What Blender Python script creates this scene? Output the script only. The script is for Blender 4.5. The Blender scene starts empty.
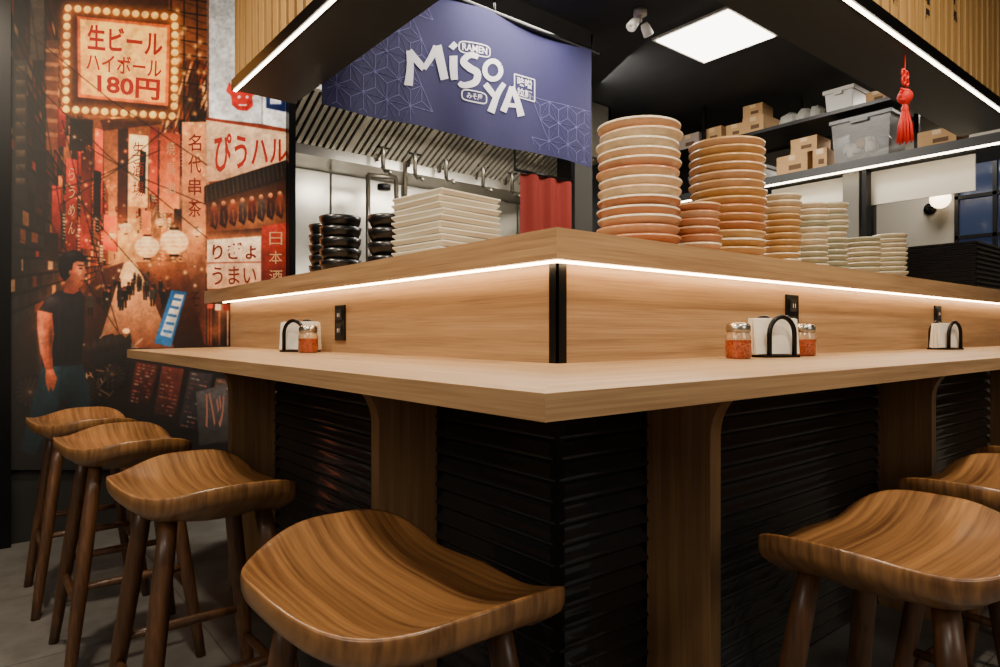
import bpy, math, random
import numpy as np
from mathutils import Vector, Matrix
random.seed(7)
F=653.0; C=0.628; S=0.778; CZ=0.977
scene=bpy.context.scene
COL=scene.collection
# ---------------- materials ----------------
def lin(h):
    if isinstance(h,str):
        h=h.lstrip('#'); v=[int(h[i:i+2],16)/255 for i in (0,2,4)]
        return tuple(((c/12.92) if c<=0.04045 else ((c+0.055)/1.055)**2.4) for c in v)
    return tuple(h[:3])
MATS={}
def mat(name,color,rough=0.5,metal=0.0,emit=0.0,ecol=None,noise=0.0,nscale=20.0,trans=0.0,bump=0.0,coat=0.0,alpha=1.0,spec=None):
    if name in MATS: return MATS[name]
    m=bpy.data.materials.new(name); m.use_nodes=True
    nt=m.node_tree; b=nt.nodes['Principled BSDF']
    c=lin(color)
    b.inputs['Base Color'].default_value=(*c,1)
    b.inputs['Roughness'].default_value=rough
    b.inputs['Metallic'].default_value=metal
    if trans: b.inputs['Transmission Weight'].default_value=trans
    if coat: b.inputs['Coat Weight'].default_value=coat
    if alpha<1: b.inputs['Alpha'].default_value=alpha
    if spec is not None: b.inputs['Specular IOR Level'].default_value=spec
    if emit:
        b.inputs['Emission Color'].default_value=(*lin(ecol or color),1)
        b.inputs['Emission Strength'].default_value=emit
    if noise or bump:
        tc=nt.nodes.new('ShaderNodeTexCoord'); n=nt.nodes.new('ShaderNodeTexNoise')
        n.inputs['Scale'].default_value=nscale; n.inputs['Detail'].default_value=5
        nt.links.new(tc.outputs['Object'],n.inputs['Vector'])
        if noise:
            r=nt.nodes.new('ShaderNodeValToRGB')
            r.color_ramp.elements[0].position=0.3; r.color_ramp.elements[1].position=0.7
            r.color_ramp.elements[0].color=(*[x*(1-noise) for x in c],1)
            r.color_ramp.elements[1].color=(*[min(1,x*(1+noise)) for x in c],1)
            nt.links.new(n.outputs['Fac'],r.inputs['Fac']); nt.links.new(r.outputs['Color'],b.inputs['Base Color'])
        if bump:
            bp=nt.nodes.new('ShaderNodeBump'); bp.inputs['Strength'].default_value=bump; bp.inputs['Distance'].default_value=0.01
            nt.links.new(n.outputs['Fac'],bp.inputs['Height']); nt.links.new(bp.outputs['Normal'],b.inputs['Normal'])
    MATS[name]=m; return m
def wood(name,c1,c2,axis='x',rough=0.45,scale=1.0,coat=0.0,fine=1.0,lo=.36,hi=.64,zs=None):
    m=bpy.data.materials.new(name); m.use_nodes=True
    nt=m.node_tree; b=nt.nodes['Principled BSDF']; L=nt.links.new
    tc=nt.nodes.new('ShaderNodeTexCoord'); mp=nt.nodes.new('ShaderNodeMapping')
    sc={'x':(1.2,38,38),'y':(38,1.2,38),'z':(38,38,1.2)}[axis]
    sc=[s*scale for s in sc]
    if zs: sc[2]=zs
    mp.inputs['Scale'].default_value=sc
    L(tc.outputs['Object'],mp.inputs['Vector'])
    n=nt.nodes.new('ShaderNodeTexNoise'); n.inputs['Scale'].default_value=1.0; n.inputs['Detail'].default_value=6; n.inputs['Roughness'].default_value=0.62; n.inputs['Distortion'].default_value=0.2
    L(mp.outputs['Vector'],n.inputs['Vector'])
    mp2=nt.nodes.new('ShaderNodeMapping'); sc2={'x':(5,300,300),'y':(300,5,300),'z':(300,300,5)}[axis]
    sc2=[s*scale*fine for s in sc2]
    if zs: sc2[2]=zs*6
    mp2.inputs['Scale'].default_value=sc2
    L(tc.outputs['Object'],mp2.inputs['Vector'])
    n2=nt.nodes.new('ShaderNodeTexNoise'); n2.inputs['Scale'].default_value=1.0; n2.inputs['Detail'].default_value=3
    L(mp2.outputs['Vector'],n2.inputs['Vector'])
    mx=nt.nodes.new('ShaderNodeMix'); mx.data_type='FLOAT'; mx.inputs[0].default_value=0.38
    L(n.outputs['Fac'],mx.inputs[2]); L(n2.outputs['Fac'],mx.inputs[3])
    r=nt.nodes.new('ShaderNodeValToRGB')
    r.color_ramp.elements[0].position=lo; r.color_ramp.elements[1].position=hi
    r.color_ramp.elements[0].color=(*lin(c1),1); r.color_ramp.elements[1].color=(*lin(c2),1)
    L(mx.outputs[0],r.inputs['Fac']); L(r.outputs['Color'],b.inputs['Base Color'])
    b.inputs['Roughness'].default_value=rough
    if coat: b.inputs['Coat Weight'].default_value=coat; b.inputs['Coat Roughness'].default_value=0.25
    bp=nt.nodes.new('ShaderNodeBump'); bp.inputs['Strength'].default_value=0.06; bp.inputs['Distance'].default_value=0.002
    L(mx.outputs[0],bp.inputs['Height']); L(bp.outputs['Normal'],b.inputs['Normal'])
    return m
OAKC=('#866646','#b49268')
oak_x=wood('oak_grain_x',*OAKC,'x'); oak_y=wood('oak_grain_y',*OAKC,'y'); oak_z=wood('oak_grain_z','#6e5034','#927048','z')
walnut=wood('walnut_seat','#52331b','#9c6f40','y',rough=0.32,scale=0.55,coat=0.3,fine=0.8,lo=.37,hi=.63,zs=3.0)
walnut_leg=wood('walnut_leg','#35200f','#654226','z',rough=0.4,scale=0.6,coat=0.15)
slatw=wood('slat_wood','#9a7440','#c49c60','z',rough=0.5)
black=mat('black_metal','#0e0e0f',0.35,0.6)
blackm=mat('black_matte','#121110',0.7)
soffit_m=mat('soffit_charcoal','#2b2e2f',0.5,noise=0.15,nscale=60)
tile_m=mat('black_gloss_tile','#1e2023',0.22,coat=0.6)
steel=mat('stainless','#b8b4a8',0.28,0.85,noise=0.12,nscale=6)
steel_d=mat('stainless_dark','#3a3a38',0.35,0.9)
white=mat('white_plastic','#d8d4cc',0.5)
led_w=mat('led_warm','#ffe2b0',0.5,emit=32,ecol='#ffd6a2')
led_c=mat('led_canopy','#fff2d8',0.5,emit=16,ecol='#ffedcf')
panel_e=mat('panel_light','#ffffff',0.5,emit=10,ecol='#fff3e2')

# ---------------- mesh builder ----------------
class MB:
    def __init__(s): s.v=[]; s.f=[]; s.m=[]; s.mats=[]; s.sm=[]
    def mi(s,m):
        if m not in s.mats: s.mats.append(m)
        return s.mats.index(m)
    def add(s,vs,fs,m,smooth=False):
        o=len(s.v); s.v+= [tuple(v) for v in vs]; k=s.mi(m)
        for f in fs: s.f.append([o+i for i in f]); s.m.append(k); s.sm.append(smooth)
    def box(s,a,b,m,M=None):
        x0,y0,z0=a;x1,y1,z1=b
        vs=[(x0,y0,z0),(x1,y0,z0),(x1,y1,z0),(x0,y1,z0),(x0,y0,z1),(x1,y0,z1),(x1,y1,z1),(x0,y1,z1)]
        if M: vs=[M@Vector(v) for v in vs]
        s.add(vs,[(0,3,2,1),(4,5,6,7),(0,1,5,4),(1,2,6,5),(2,3,7,6),(3,0,4,7)],m)
    def prism(s,poly,z0,z1,m):
        n=len(poly)
        a=sum(poly[i][0]*poly[(i+1)%n][1]-poly[(i+1)%n][0]*poly[i][1] for i in range(n))
        if a<0: poly=poly[::-1]
        vs=[(p[0],p[1],z0) for p in poly]+[(p[0],p[1],z1) for p in poly]
        fs=[list(range(n))[::-1],[i+n for i in range(n)]]+[(i,(i+1)%n,(i+1)%n+n,i+n) for i in range(n)]
        s.add(vs,fs,m)
    def ext(s,pts,d,m):
        n=len(pts); d=Vector(d); vs=[Vector(p) for p in pts]+[Vector(p)+d for p in pts]
        s.add(vs,[list(range(n))[::-1],[i+n for i in range(n)]]+[(i,(i+1)%n,(i+1)%n+n,i+n) for i in range(n)],m)
    def lathe(s,prof,c,m,seg=28,M=None,smooth=True):
        vs=[];fs=[];n=len(prof)
        for i in range(seg):
            a=2*math.pi*i/seg
            for r,z in prof:
                v=Vector((r*math.cos(a),r*math.sin(a),z))
                if M: v=M@v
                vs.append(v+Vector(c))
        for i in range(seg):
            j=(i+1)%seg
            for k in range(n-1): fs.append((i*n+k,j*n+k,j*n+k+1,i*n+k+1))
        s.add(vs,fs,m,smooth)
    def tube(s,pts,rad,m,seg=10,cap=True):
        pts=[Vector(p) for p in pts]; n=len(pts)
        if not isinstance(rad,(list,tuple)): rad=[rad]*n
        vs=[];fs=[]
        up=None
        for i,p in enumerate(pts):
            t=(pts[min(i+1,n-1)]-pts[max(i-1,0)]).normalized()
            if up is None:
                up=Vector((0,0,1)) if abs(t.z)<0.9 else Vector((1,0,0))
            a=t.cross(up).normalized(); b=a.cross(t).normalized(); up=b
            for k in range(seg):
                q=2*math.pi*k/seg
                vs.append(p+a*math.cos(q)*rad[i]+b*math.sin(q)*rad[i])
        for i in range(n-1):
            for k in range(seg):
                l=(k+1)%seg; fs.append((i*seg+k,i*seg+l,(i+1)*seg+l,(i+1)*seg+k))
        if cap: fs.append(tuple(range(seg))[::-1]); fs.append(tuple((n-1)*seg+k for k in range(seg)))
        s.add(vs,fs,m,True)
    def obj(s,name,parent=None,bevel=0,loc=None):
        me=bpy.data.meshes.new(name); me.from_pydata(s.v,[],s.f)
        for m in s.mats: me.materials.append(m)
        me.polygons.foreach_set('material_index',s.m); me.polygons.foreach_set('use_smooth',s.sm)
        me.update()
        o=bpy.data.objects.new(name,me); COL.objects.link(o)
        if parent: o.parent=parent
        if bevel:
            b=o.modifiers.new('bevel','BEVEL'); b.width=bevel; b.segments=2; b.limit_method='ANGLE'; b.angle_limit=math.radians(50)
        if loc: o.location=loc
        return o
def empty(name):
    e=bpy.data.objects.new(name,None); COL.objects.link(e); return e

def text_mesh(txt,offset=0.0):
    cu=bpy.data.curves.new('t','FONT'); cu.body=txt; cu.offset=offset; cu.align_x='LEFT'; cu.resolution_u=3
    o=bpy.data.objects.new('t',cu); COL.objects.link(o)
    bpy.context.view_layer.update()
    dg=bpy.context.evaluated_depsgraph_get()
    me=bpy.data.meshes.new_from_object(o.evaluated_get(dg))
    vs=[tuple(v.co) for v in me.vertices]; fs=[tuple(p.vertices) for p in me.polygons]
    bpy.data.objects.remove(o); bpy.data.meshes.remove(me)
    return vs,fs
def text_quad(mb,txt,quad,mapf,m,offset=0.02):
    vs,fs=text_mesh(txt,offset)
    if not vs: return
    x0=min(v[0] for v in vs);x1=max(v[0] for v in vs);y0=min(v[1] for v in vs);y1=max(v[1] for v in vs)
    tl,tr,br,bl=[Vector(q) for q in quad]
    out=[]
    for v in vs:
        u=(v[0]-x0)/max(1e-6,x1-x0); w=(v[1]-y0)/max(1e-6,y1-y0)
        p=(bl*(1-u)+br*u)*(1-w)+(tl*(1-u)+tr*u)*w
        out.append(mapf(p))
    mb.add(out,fs,m)
def onplane(Y,off=0.0):
    """survey coordinate -> point on the vertical plane y=Y"""
    def f(p):
        r=(p[0]-500)/F; x=Y*(C+S*r)/(S-C*r); d=C*x+S*Y
        return Vector((x,Y-off,CZ+(333.5-p[1])*d/F))
    return f

# ================= ROOM =================
mb=MB()
def slate():
    m=bpy.data.materials.new('slate_floor_tile'); m.use_nodes=True; nt=m.node_tree; b=nt.nodes['Principled BSDF']; L=nt.links.new
    tc=nt.nodes.new('ShaderNodeTexCoord'); br=nt.nodes.new('ShaderNodeTexBrick'); br.offset=0
    br.inputs['Scale'].default_value=1; br.inputs['Brick Width'].default_value=0.6; br.inputs['Row Height'].default_value=0.6; br.inputs['Mortar Size'].default_value=0.002
    br.inputs['Color1'].default_value=(*lin('#62605b'),1); br.inputs['Color2'].default_value=(*lin('#666460'),1); br.inputs['Mortar'].default_value=(*lin('#363634'),1)
    L(tc.outputs['Object'],br.inputs['Vector'])
    n=nt.nodes.new('ShaderNodeTexNoise'); n.inputs['Scale'].default_value=7; n.inputs['Detail'].default_value=9; n.inputs['Roughness'].default_value=.7
    L(tc.outputs['Object'],n.inputs['Vector'])
    mx=nt.nodes.new('ShaderNodeMix'); mx.data_type='RGBA'; mx.blend_type='OVERLAY'; mx.inputs[0].default_value=0.7
    L(br.outputs['Color'],mx.inputs[6]); L(n.outputs['Fac'],mx.inputs[7]); L(mx.outputs[2],b.inputs['Base Color'])
    b.inputs['Roughness'].default_value=0.38
    bp=nt.nodes.new('ShaderNodeBump'); bp.inputs['Strength'].default_value=0.3; bp.inputs['Distance'].default_value=0.01
    L(n.outputs['Fac'],bp.inputs['Height']); L(bp.outputs['Normal'],b.inputs['Normal'])
    return m
mb.box((-3,-3,-0.05),(7,5,0),slate()); mb.obj('floor')
mb=MB(); mb.box((-3,-3,2.9),(7,5,2.95),mat('ceiling_black','#1e1f22',0.7,noise=0.2,nscale=8)); mb.obj('ceiling')
YM=3.75
mb=MB(); mb.box((-3,YM+0.03,0),(1.46,YM+0.13,2.9),blackm); mb.obj('wall_mural_side')
mb=MB(); mb.box((0.02,YM-0.03,0),(0.135,YM+0.03,2.9),black); mb.box((-0.02,YM-0.02,0),(0.02,YM+0.03,2.9),mat('pale_trim','#8d8a80',0.5)); mb.obj('trim_1')
mb=MB(); mb.box((1.42,YM-0.05,0),(1.46,YM+0.03,2.9),black); mb.obj('trim_2')
mb=MB(); mb.box((1.46,4.7,0),(7,4.8,2.9),mat('kitchen_wall_steel','#77746c',0.35,0.6,noise=0.1,nscale=3))
mb.obj('wall_back')
mb=MB(); mb.box((6.6,-3,0),(6.7,4.7,2.9),mat('grey_plaster','#7c776c',0.8,noise=0.05,nscale=4)); mb.obj('wall_right')

# ---------- mural : printed street scene painted procedurally into a colour grid ----------
K=1.6; MX0,MX1,MY0,MY1=10,292,-90,470
W=int((MX1-MX0)*K); H=int((MY1-MY0)*K)
img=np.zeros((H,W,3))
gx=MX0+(np.arange(W)+.5)/K; gy=MY0+(np.arange(H)+.5)/K
GX,GY=np.meshgrid(gx,gy)
def hx(h):
    if not isinstance(h,str): return np.array(h,float)
    h=h.lstrip('#'); return np.array([int(h[i:i+2],16)/255 for i in (0,2,4)])
def sub(x0,y0,x1,y1):
    a=max(0,int((x0-MX0)*K)-1); b=min(W,int((x1-MX0)*K)+2); c=max(0,int((y0-MY0)*K)-1); d=min(H,int((y1-MY0)*K)+2)
    return slice(c,max(c,d)),slice(a,max(a,b))
def P(pts,c0,c1=None,mode='v',a=1.0):
    xs=[p[0] for p in pts]; ys=[p[1] for p in pts]
    s=sub(min(xs),min(ys),max(xs),max(ys)); X=GX[s];Y=GY[s]
    if X.size==0: return
    acc=np.zeros(X.shape)
    for ox,oy in ((-.17,-.17),(.17,.17),(.17,-.17),(-.17,.17)):
        m=np.zeros(X.shape,bool); n=len(pts)
        for i in range(n):
            x0,y0=pts[i];x1,y1=pts[(i+1)%n]
            if y0==y1: continue
            m^=((y0>Y+oy)!=(y1>Y+oy))&(X+ox<(x1-x0)*(Y+oy-y0)/(y1-y0)+x0)
        acc+=m/4
    c0=hx(c0); c1=hx(c1) if c1 is not None else c0
    t=((Y-min(ys))/max(1e-6,max(ys)-min(ys))) if mode=='v' else ((X-min(xs))/max(1e-6,max(xs)-min(xs)))
    t=np.clip(t,0,1)[...,None]; col=c0*(1-t)+c1*t; w=(acc*a)[...,None]
    img[s]=img[s]*(1-w)+col*w
def RC(x0,y0,x1,y1,c0,c1=None,mode='v',a=1): P([(x0,y0),(x1,y0),(x1,y1),(x0,y1)],c0,c1,mode,a)
def E(cx,cy,rx,ry,c0,c1=None,a=1,soft=.15):
    s=sub(cx-rx*1.3,cy-ry*1.3,cx+rx*1.3,cy+ry*1.3); d=np.sqrt(((GX[s]-cx)/rx)**2+((GY[s]-cy)/ry)**2)
    w=(np.clip((1-d)/soft,0,1)*a)[...,None]; c0=hx(c0); c1=hx(c1) if c1 is not None else c0
    t=np.clip((GY[s]-cy+ry)/(2*ry),0,1)[...,None]; img[s]=img[s]*(1-w)+(c0*(1-t)+c1*t)*w
def G(cx,cy,r,c,a=1.0,ry=None):
    ry=ry or r; s=sub(cx-3*r,cy-3*ry,cx+3*r,cy+3*ry)
    w=(np.exp(-((GX[s]-cx)/r)**2-((GY[s]-cy)/ry)**2)*a)[...,None]; img[s]=1-(1-img[s])*(1-w*hx(c))
def D(cx,cy,r,a,ry=None):
    ry=ry or r; s=sub(cx-3*r,cy-3*ry,cx+3*r,cy+3*ry)
    w=(np.exp(-((GX[s]-cx)/r)**2-((GY[s]-cy)/ry)**2)*a)[...,None]; img[s]*=1-w
def LN(a,b,w,c,al=1.0):
    x0,y0=a;x1,y1=b; s=sub(min(x0,x1)-w,min(y0,y1)-w,max(x0,x1)+w,max(y0,y1)+w)
    X=GX[s];Y=GY[s]; dx,dy=x1-x0,y1-y0; L2=dx*dx+dy*dy
    t=np.clip(((X-x0)*dx+(Y-y0)*dy)/L2,0,1); d=np.hypot(X-x0-t*dx,Y-y0-t*dy)
    m=(np.clip((w/2-d)*K+.5,0,1)*al)[...,None]; img[s]=img[s]*(1-m)+hx(c)*m
R=random.Random(11)
RC(10,-90,292,180,'#221712','#6a3a20'); RC(10,180,292,330,'#7a3c20','#42241a'); RC(10,330,292,470,'#241812','#0e0b0a')
VX,VY=128,262
G(125,200,55,'#e08038',.6,90); G(120,240,26,'#ffc078',.6,40)
def pq(x0,x1,s0,s1,c0,c1=None,a=1):
    P([(x0,VY+abs(x0-VX)*s0),(x1,VY+abs(x1-VX)*s0),(x1,VY+abs(x1-VX)*s1),(x0,VY+abs(x0-VX)*s1)],c0,c1,'h',a)
pq(10,108,-3.4,.75,'#191413','#8a4626'); pq(150,207,-4.2,.8,'#a05830','#2c1a12')
sl=-3.2
while sl<.5:
    hgt=R.uniform(.08,.24)
    x=10
    while x<104:
        w=R.uniform(1.6,8)*(1-(x-10)/130); t=(x-10)/98
        dark=R.choice(['#120e0d','#1c1614','#2a1c16','#26201f','#33332f','#3a2a20','#2c3230'])
        warm=R.choice(['#8a3a18','#b0501e','#d87838','#5a2410','#c04020','#e8a868','#7a2a12','#f0c898'])
        c=warm if R.random()<.18+.5*t else dark
        pq(x,x+w,sl,sl+hgt*R.uniform(.6,.95),c,None,R.uniform(.5,.95)); x+=w+R.uniform(0,2)
    x=150
    while x<207:
        w=R.uniform(1.6,6); t=1-(x-150)/57
        c=R.choice(['#c87038','#e8ac70','#7a3418','#3a1e12','#a84820','#f0c088','#522814','#1e120e','#342c28'])
        pq(x,x+w,sl*1.2,(sl+hgt*.9)*1.2,c,None,R.uniform(.4,.9)); x+=w
    pq(10,106,sl-.02,sl+.012,'#0c0908',None,.8); pq(150,207,(sl)*1.2-.03,sl*1.2+.015,'#160e0b',None,.7)
    sl+=hgt
D(25,60,40,.55,130); D(20,260,26,.45,60)
RC(30,-70,44,60,'#4c4c48','#3a322c'); RC(46,40,58,150,'#4a3020','#7a4426'); RC(14,60,27,200,'#30302e','#221a18')
for i in range(9): RC(16,66+i*14,25,73+i*14,'#6a6050','#3a2a20',a=.7)
for i in range(7): LN((47,50+i*14),(57,51+i*14),4,'#c89868',.5)
RC(168,-90,207,60,'#32201a','#7a4a2a'); 
for i in range(12):
    LN((168,-60+i*14),(207,-54+i*14),1.3,'#150e0b'); LN((168,-60+i*14),(207,-46+i*14),.8,'#1c120d',.7)
for x in (171,184,197): LN((x,-90),(x,128),1.4,'#160f0c')
for i in range(18): G(R.uniform(172,206),R.uniform(0,125),2.2,'#ffc878',.7)
for i in range(100):
    t=R.random()**1.3; side=R.choice((-1,1)); x=VX+side*(8+t*62); 
    if x>200: x=200-R.random()*20
    s_=.3+t*.9; y=VY-R.uniform(4,150)*s_-6; w=R.uniform(3,8)*s_; h_=R.uniform(8,34)*s_
    c=R.choice(['#c8341a','#a02a1a','#e85a2a','#f4d098','#ffe8c0','#2a140e','#701e10','#e08c50','#181010','#d04424','#3a3834'])
    RC(x,y,x+w,y+h_,c,tuple(hx(c)*.6)); LN((x,y),(x,y+h_),.5,'#120a08',.7)
    if R.random()<.7:
        dk_=(hx(c).sum()>1.6); 
        for k in range(int(h_/3.4)): LN((x+w*.25,y+2+k*3.4),(x+w*.75,y+2.6+k*3.4),1.1,'#6a1c0e' if dk_ else '#f0c898',.8)
def ban(x0,y0,x1,y1,c0,c1): P([(x0,y0),(x1,y0+2),(x1-1,y1),(x0-1,y1-2)],c0,c1); LN((x1-.4,y0+2),(x1-1.2,y1),.7,'#140a08',.8)
ban(52,185,62,252,'#b8381c','#42160c'); ban(66,158,78,258,'#c04024','#5a1a0c'); ban(81,150,92,250,'#40160c','#b0401e')
ban(95,128,104,215,'#e87038','#a83018'); ban(104,215,118,252,'#f07838','#c84820'); ban(118,124,128,232,'#24120e','#6a3018')
ban(129,134,149,208,'#ffeecc','#f4c48c'); ban(150,126,159,196,'#802818','#d8602e'); ban(160,132,181,214,'#984424','#f0a060')
ban(142,210,152,238,'#f4985a','#c85828')
for (x,y,w,h_) in ((36,150,10,60),(94,170,7,50),(70,118,16,34),(44,232,14,30),(140,150,6,44),(174,208,9,26),(84,118,9,28)): ban(x,y,x+w,y+h_,'#140e0c','#2a1812')
P([(100,120),(160,112),(162,124),(103,131)],'#201210','#4a2414'); LN((112,118),(160,114),2,'#ffb868',.8)
P([(182,122),(206,122),(206,345),(182,345)],'#e8b080','#6a3422')
D(196,300,14,.4,40)
P([(126,262),(134,262),(186,352),(70,352)],'#ffd4a4','#6e4028'); G(128,275,18,'#ffcc98',.5,12)
P([(100,270),(124,262),(96,352),(40,352)],'#5c3020','#1c120e'); P([(136,262),(186,262),(206,352),(176,352)],'#6c381f','#26140e')
for i in range(30):
    t=R.random(); x=VX+R.uniform(-34,44)*(.4+t); y=270+t*26; h_=7+t*13
    c=R.choice(['#1a100e','#2c1814','#3c2018','#120e0e','#523022','#3a3634'])
    RC(x,y,x+h_*.32,y+h_*.6,c); RC(x+h_*.04,y+h_*.6,x+h_*.14,y+h_,'#14100f'); RC(x+h_*.19,y+h_*.6,x+h_*.29,y+h_,'#14100f'); E(x+h_*.16,y-h_*.12,h_*.12,h_*.15,'#1c100c','#9a5a3a')
for (x,y,r) in ((147,247,13),(174,242,15),(126,228,6.5),(197,232,5),(112,236,4),(160,222,5)):
    G(x,y,r*1.8,'#ffa050',.55); E(x,y,r,r*.86,'#fff4e0','#ffd8a8',1,.12)
    for k in (-.6,-.3,0,.3,.6): LN((x-r*.85,y+k*r),(x+r*.85,y+k*r),.5,'#b86a38',.6)
    RC(x-r*.3,y-r*.98,x+r*.3,y-r*.82,'#1c0e0a'); RC(x-r*.3,y+r*.82,x+r*.3,y+r*.98,'#1c0e0a')
for i in range(110):
    G(R.uniform(60,205),R.uniform(120,300),R.uniform(.7,2.0),R.choice(['#fff0c8','#ffc070','#ff9050']),R.uniform(.4,.95))
P([(64,4),(178,12),(176,121),(62,113)],'#3c1a10','#24100a'); G(122,62,60,'#ff8a30',.25,56)
def bulb(x,y): G(x,y,6,'#ffa030',.5); E(x,y,3.9,3.9,'#fff4c0','#ffd060')
for i in range(12):
    t=i/11; bulb(68+t*106,8+t*9); bulb(66+t*106,109+t*7)
for i in range(1,11):
    t=i/11; bulb(67-t*1.5,8+t*101); bulb(175-t*1,17+t*98)
P([(77,16),(170,25),(168,106),(78,97)],'#c86820','#d87828')
P([(80,19),(167,28),(165,103),(81,94)],'#ffd680','#ffc470'); G(122,60,36,'#ffe0a0',.35,30)
def wheel(cx,cy,r):
    for k in range(28):
        a=2*math.pi*k/28;b=2*math.pi*(k+1)/28; LN((cx+r*math.cos(a),cy+r*math.sin(a)),(cx+r*math.cos(b),cy+r*math.sin(b)),3,'#0b0909')
    for k in range(8):
        a=math.pi*k/8; LN((cx+r*math.cos(a),cy+r*math.sin(a)),(cx-r*math.cos(a),cy-r*math.sin(a)),.6,'#6a5c50',.5)
RC(10,345,130,470,'#1c1411','#0c0a09',a=.75)
for q in ((86,388,19),(112,374,16),(134,364,11),(30,392,16)): wheel(*q)
for i in range(50):
    x=R.uniform(60,135);y=R.uniform(335,395); LN((x,y),(x+R.uniform(-12,12),y+R.uniform(-10,7)),R.uniform(.7,2.4),R.choice(['#0c0a0a','#3a302c','#6a5648','#a88a70','#181414']),.85)
P([(84,352),(100,338),(122,334),(132,346),(118,362),(96,368)],'#2c2422','#0e0c0c'); E(126,331,4,3,'#f0d0a8'); LN((100,338),(110,326),1.6,'#8a7a68')
for i in range(10):
    x=62+i*7; P([(x,352-i*1.5),(x+5,346-i*1.5),(x+7,356-i*1.5),(x+2,362-i*1.5)],'#3a322e','#100d0d')
P([(171,290),(187,292),(171,347),(154,343)],'#2c6cb0','#3878b8'); P([(175,294),(184,295),(171,338),(160,335)],'#e8e4e4','#a8b8d4')
for k in range(5): LN((174-k*2.4,299+k*8),(180-k*2.4,300+k*8),3,'#2c64a8',.9)
img[:, :int((207-MX0)*K)]*=np.array([1.0,.89,.76])
P([(207,-90),(262,-90),(262,124),(207,118)],'#8a857c','#dcd8d0'); P([(262,-90),(292,-90),(292,130),(262,124)],'#a8a098','#e8e2d8')
LN((262,-90),(262,124),1.2,'#8a8078'); LN((207,119),(291,131),3.5,'#8a3820'); LN((208,-90),(208,118),1.6,'#5a3020')
P([(229,82),(234,89),(246,88),(254,83),(257,91),(252,97),(253,106),(247,111),(238,110),(232,105),(231,96),(226,91)],'#d83a28','#b82818'); E(239,97,1.6,1.6,'#f0e0d8'); E(247,97,1.6,1.6,'#f0e0d8'); LN((239,105),(246,105),1.4,'#f0e0d8')
P([(266,82),(286,85),(286,112),(266,108)],'#28386a','#1c2a50'); RC(270,88,281,93,'#d8d4d0'); RC(270,98,281,104,'#d8d4d0')
P([(206,120),(292,133),(292,172),(206,182)],'#e8c49a','#c8946c'); G(250,150,26,'#ffd8b0',.3,16)
P([(204,186),(292,158),(292,178),(204,204)],'#120e0c','#362418')
for i in range(20): LN((206+i*4.4,187-i*1.4),(207.5+i*4.4,201-i*1.4),.9,'#6a4a30',.7)
P([(206,203),(292,178),(292,240),(206,240)],'#3a2012','#804424'); G(250,215,30,'#ff9848',.38,14)
for i in range(9):
    x=211+i*9.4; y=217-i*1.6; c=R.choice(['#7a3424','#984a2c','#502416','#6a5040'])
    P([(x,y-10),(x+6,y-12),(x+8,y+2),(x+5,y+13),(x-1,y+9)],c,'#2a120c'); E(x+3,y-12,2.4,2.8,'#e0a070','#8a4828'); LN((x+3,y-4),(x+4,y+8),.8,'#d09060',.5)
P([(206,232),(292,226),(292,236),(206,241)],'#2a140c','#c87840')
P([(207,240),(261,236),(261,288),(207,289)],'#eed0aa','#c89068'); LN((207,263),(261,262),1,'#8a3018')
P([(262,226),(292,222),(292,292),(262,290)],'#b03820','#501a10')
RC(206,290,292,345,'#42221a','#180f0c')
for i in range(30): LN((208+i*2.8,290),(208+i*2.8,345),1.2,R.choice(['#a04828','#3a1a12','#e8a470','#1c100c','#6a3020']),.8)
G(224,305,9,'#ff9850',.5,16); G(215,330,8,'#ff8848',.4,12)
for i in range(10): RC(207+i*8,296,213+i*8,306+R.uniform(0,8),R.choice(['#c84828','#e8c098','#8a2c18']),a=.85)
RC(230,345,292,470,'#1a100c','#0a0807'); RC(128,348,232,470,'#221612','#100b0a')
for (x0,y0,x1,y1,sk_,c,d) in ((128,362,150,402,8,'#542218','#241210'),(153,366,175,414,9,'#663024','#2a1612'),(178,371,201,427,12,'#3c3230','#1c1716'),(202,378,228,440,14,'#564438','#241c18')):
    P([(x0+sk_,y0),(x1+sk_,y0+3),(x1,y1+3),(x0,y1)],c,d)
    for k in range(12):
        t=(k+.6)/12; xx=x0+sk_*(1-t)+3; yy=y0+(y1-y0)*t
        for q in range(4):
            if R.random()<.65: LN((xx+q*4.5,yy+q),(xx+q*4.5+R.uniform(1,3.5),yy+q+.6),R.uniform(.6,1.8),R.choice(['#b06448','#b8a088','#8a4430','#b89070']),.55)
P([(196,392),(226,384),(229,440),(199,446)],'#544c48','#2c2622')
for a,b in (((10,60),(207,238)),((10,108),(165,300)),((10,18),(207,165)),((62,120),(118,330)),((10,150),(120,335)),((30,0),(66,250)),((178,118),(60,205)),((10,200),(160,150)),((60,130),(207,205)),((10,235),(110,265))):
    mxm=((a[0]+b[0])/2,(a[1]+b[1])/2+7); LN(a,mxm,.8,'#120c0a',.85); LN(mxm,b,.8,'#120c0a',.85)
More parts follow.
